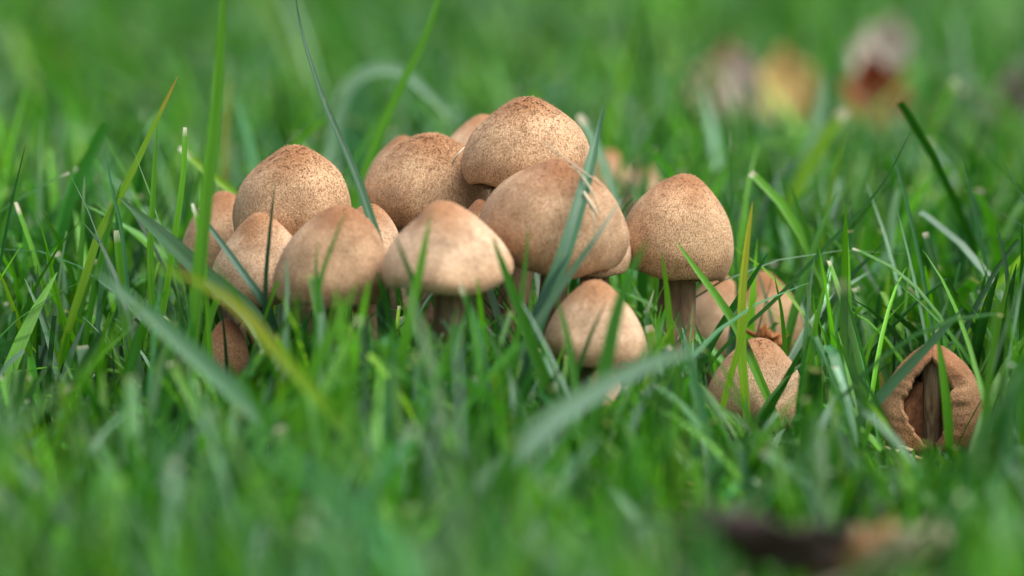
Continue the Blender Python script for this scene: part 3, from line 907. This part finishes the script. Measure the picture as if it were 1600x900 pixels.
v, f, c, b = litter(11000, 5)
tag(mesh_obj('dry_clippings', v, f, M_GRASS, attrs={'col': ('FLOAT_COLOR', c), 'bl': ('FLOAT_VECTOR', b)}),
    'dry straw coloured grass clippings scattered over the soil between the blades', 'clippings', kind='stuff')

# ------------------------------------------------------------------ straws on the caps
def straw(pts, d, w, label):
    P = np.array([unproj(x, y, S + q) for (x, y), q in zip(pts, d)])
    L = catmull(P, 16)
    t = np.linspace(0, 1, len(L))
    rad = w * PX * .5 * (.55 + .45 * np.sin(np.pi * np.clip(t * .9 + .1, 0, 1)))
    V, F = tube(L, rad, 6, 3, .05)
    o = mesh_obj('dry_straw', V - L[0], F, M_STRAW)
    o.location = L[0]
    tag(o, label, 'straw', 'dry straws on the bell shaped mushroom')


straw([(852, 224), (872, 240), (905, 264), (925, 278), (945, 296)], [-.052, -.056, -.064, -.064, -.058], 2.4, 'long thin white straw lying over the crown of the straw covered mushroom')
straw([(893, 258), (908, 274), (925, 300), (938, 335)], [-.062, -.065, -.069, -.068], 3.0, 'pale straw running down behind the stout blue green blade')
straw([(912, 300), (922, 318), (934, 336)], [-.0695, -.071, -.071], 6.5, 'short flat whitish straw scrap on the flank of the straw covered mushroom')
straw([(922, 325), (928, 345), (931, 366)], [-.071, -.072, -.0715], 2.4, 'short straw hanging below the whitish scrap')
straw([(726, 230), (715, 242), (706, 256)], [-.009, -.012, -.010], 3.2, 'white straw caught between the topmost and the round tan mushroom')

# ------------------------------------------------------------------ fallen leaves
def leaf(label, px, py, d, length, width, yaw, pitch, roll_, curl, c1, c2, seed, lobes=0, group='fallen leaves in the lawn', zmin=None):
    """centre of the leaf at a photo pixel; the blade is a curled sheet with a raised midrib and a stalk"""
    r = np.random.default_rng(seed)
    C = unproj(px, py, S + d)
    m = simple_mat('dry_leaf', c1, c2, 90, .6, .5, trans=.25)
    mr = simple_mat('leaf_rib', tuple(q * .7 for q in c1), c1, 90, .6, .2)
    nu, nv = 30, 16
    V = []
    for i in range(nu + 1):
        s = i / nu
        half = width * .5 * (math.sin(math.pi * s ** .8) ** .75) * (1 + lobes * .28 * math.sin(s * 6.28 * 3 + .6)) + 1e-4
        for j in range(nv + 1):
            u = j / nv * 2 - 1
            xx = (s - .5) * length
            yy = u * half
            zz = curl * width * (u * u) * .8 + curl * .5 * length * ((s - .5) ** 2) + .0016 * math.sin(8 * s + 5 * u + seed) + .001 * math.sin(23 * s - 9 * u)
            V.append((xx, yy, zz))
    V = np.array(V)
    F = np.array([(i * (nv + 1) + j, (i + 1) * (nv + 1) + j, (i + 1) * (nv + 1) + j + 1, i * (nv + 1) + j + 1) for i in range(nu) for j in range(nv)])
    Rm = np.array(Matrix.Rotation(yaw, 3, 'Z') @ Matrix.Rotation(pitch, 3, 'Y') @ Matrix.Rotation(roll_, 3, 'X'))
    Vw = V @ Rm.T
    low = Vw[:, 2].min() + C[2]
    base = np.array([C[0], C[1], low])
    root = tag(empty('fallen_leaf', base), label, 'leaf', group)
    off = C - base
    o = mesh_obj('leaf_blade', Vw + off, F, m, root)
    md = o.modifiers.new('thickness', 'SOLIDIFY'); md.thickness = .0005
    mid = V.reshape(nu + 1, nv + 1, 3)[:, nv // 2, :] + [0, 0, .0003]
    st = np.array([mid[0] + [-.012, .001, .003], mid[0] + [-.005, 0, .001]])
    path = np.vstack([st, mid])
    tv, tf = tube(path, np.linspace(.0009, .0004, len(path)), 7, 1, .02)
    mesh_obj('midrib', tv @ Rm.T + off, tf, mr, root)
    return root


R_ = math.radians
leaf('tan curled dry leaf standing in the grass, left of the yellow leaf', 1124, 158, .72, .056, .030, R_(70), R_(-52), R_(15), .45, (.46, .29, .15), (.68, .49, .30), 1, .7)
leaf('pinkish white dry leaf standing between the tan and the yellow leaf', 1160, 148, .70, .042, .020, R_(65), R_(-58), R_(0), .4, (.60, .46, .40), (.74, .60, .54), 2, .4)
leaf('yellow dry leaf standing behind the wide pale blue blade', 1234, 160, .72, .054, .032, R_(105), R_(-52), R_(-12), .4, (.58, .40, .12), (.76, .60, .28), 3, .7)
leaf('pale cream curled leaf standing above the red brown leaf', 1388, 96, .74, .040, .030, R_(50), R_(-48), R_(10), .5, (.56, .50, .40), (.72, .66, .56), 4, .5)
leaf('red brown dry leaf below the pale cream leaf', 1366, 180, .70, .056, .040, R_(115), R_(-55), R_(-8), .4, (.24, .055, .018), (.44, .13, .045), 5, .7)
leaf('pinkish grey dry leaf in the grass right of the red brown leaf', 1578, 190, .72, .058, .028, R_(70), R_(-55), R_(8), .4, (.36, .28, .24), (.52, .42, .37), 6, .6)
leaf('dark purple brown dead leaf lying in the near grass', 1240, 880, -.36, .056, .034, R_(12), R_(12), R_(-20), .3, (.07, .045, .045), (.19, .125, .12), 7)
leaf('orange tan dead leaf scrap beside the dark purple brown leaf', 1335, 884, -.36, .030, .020, R_(-30), R_(-35), R_(-20), .3, (.42, .22, .09), (.58, .36, .18), 8)
leaf('cream dead leaf lying in the near grass beside the orange tan scrap', 1410, 876, -.36, .030, .020, R_(25), R_(-20), R_(-30), .3, (.40, .34, .24), (.54, .47, .34), 9)
leaf('tiny pale straw coloured dead leaf scrap lying in the near grass', 22, 770, -.18, .020, .010, R_(-40), R_(-20), R_(-30), .3, (.48, .40, .22), (.64, .55, .34), 10)
leaf('small russet leaf scrap just behind the low conical mushroom', 1203, 528, .030, .010, .006, R_(-20), R_(15), R_(-50), .2, (.34, .11, .03), (.50, .20, .06), 11)
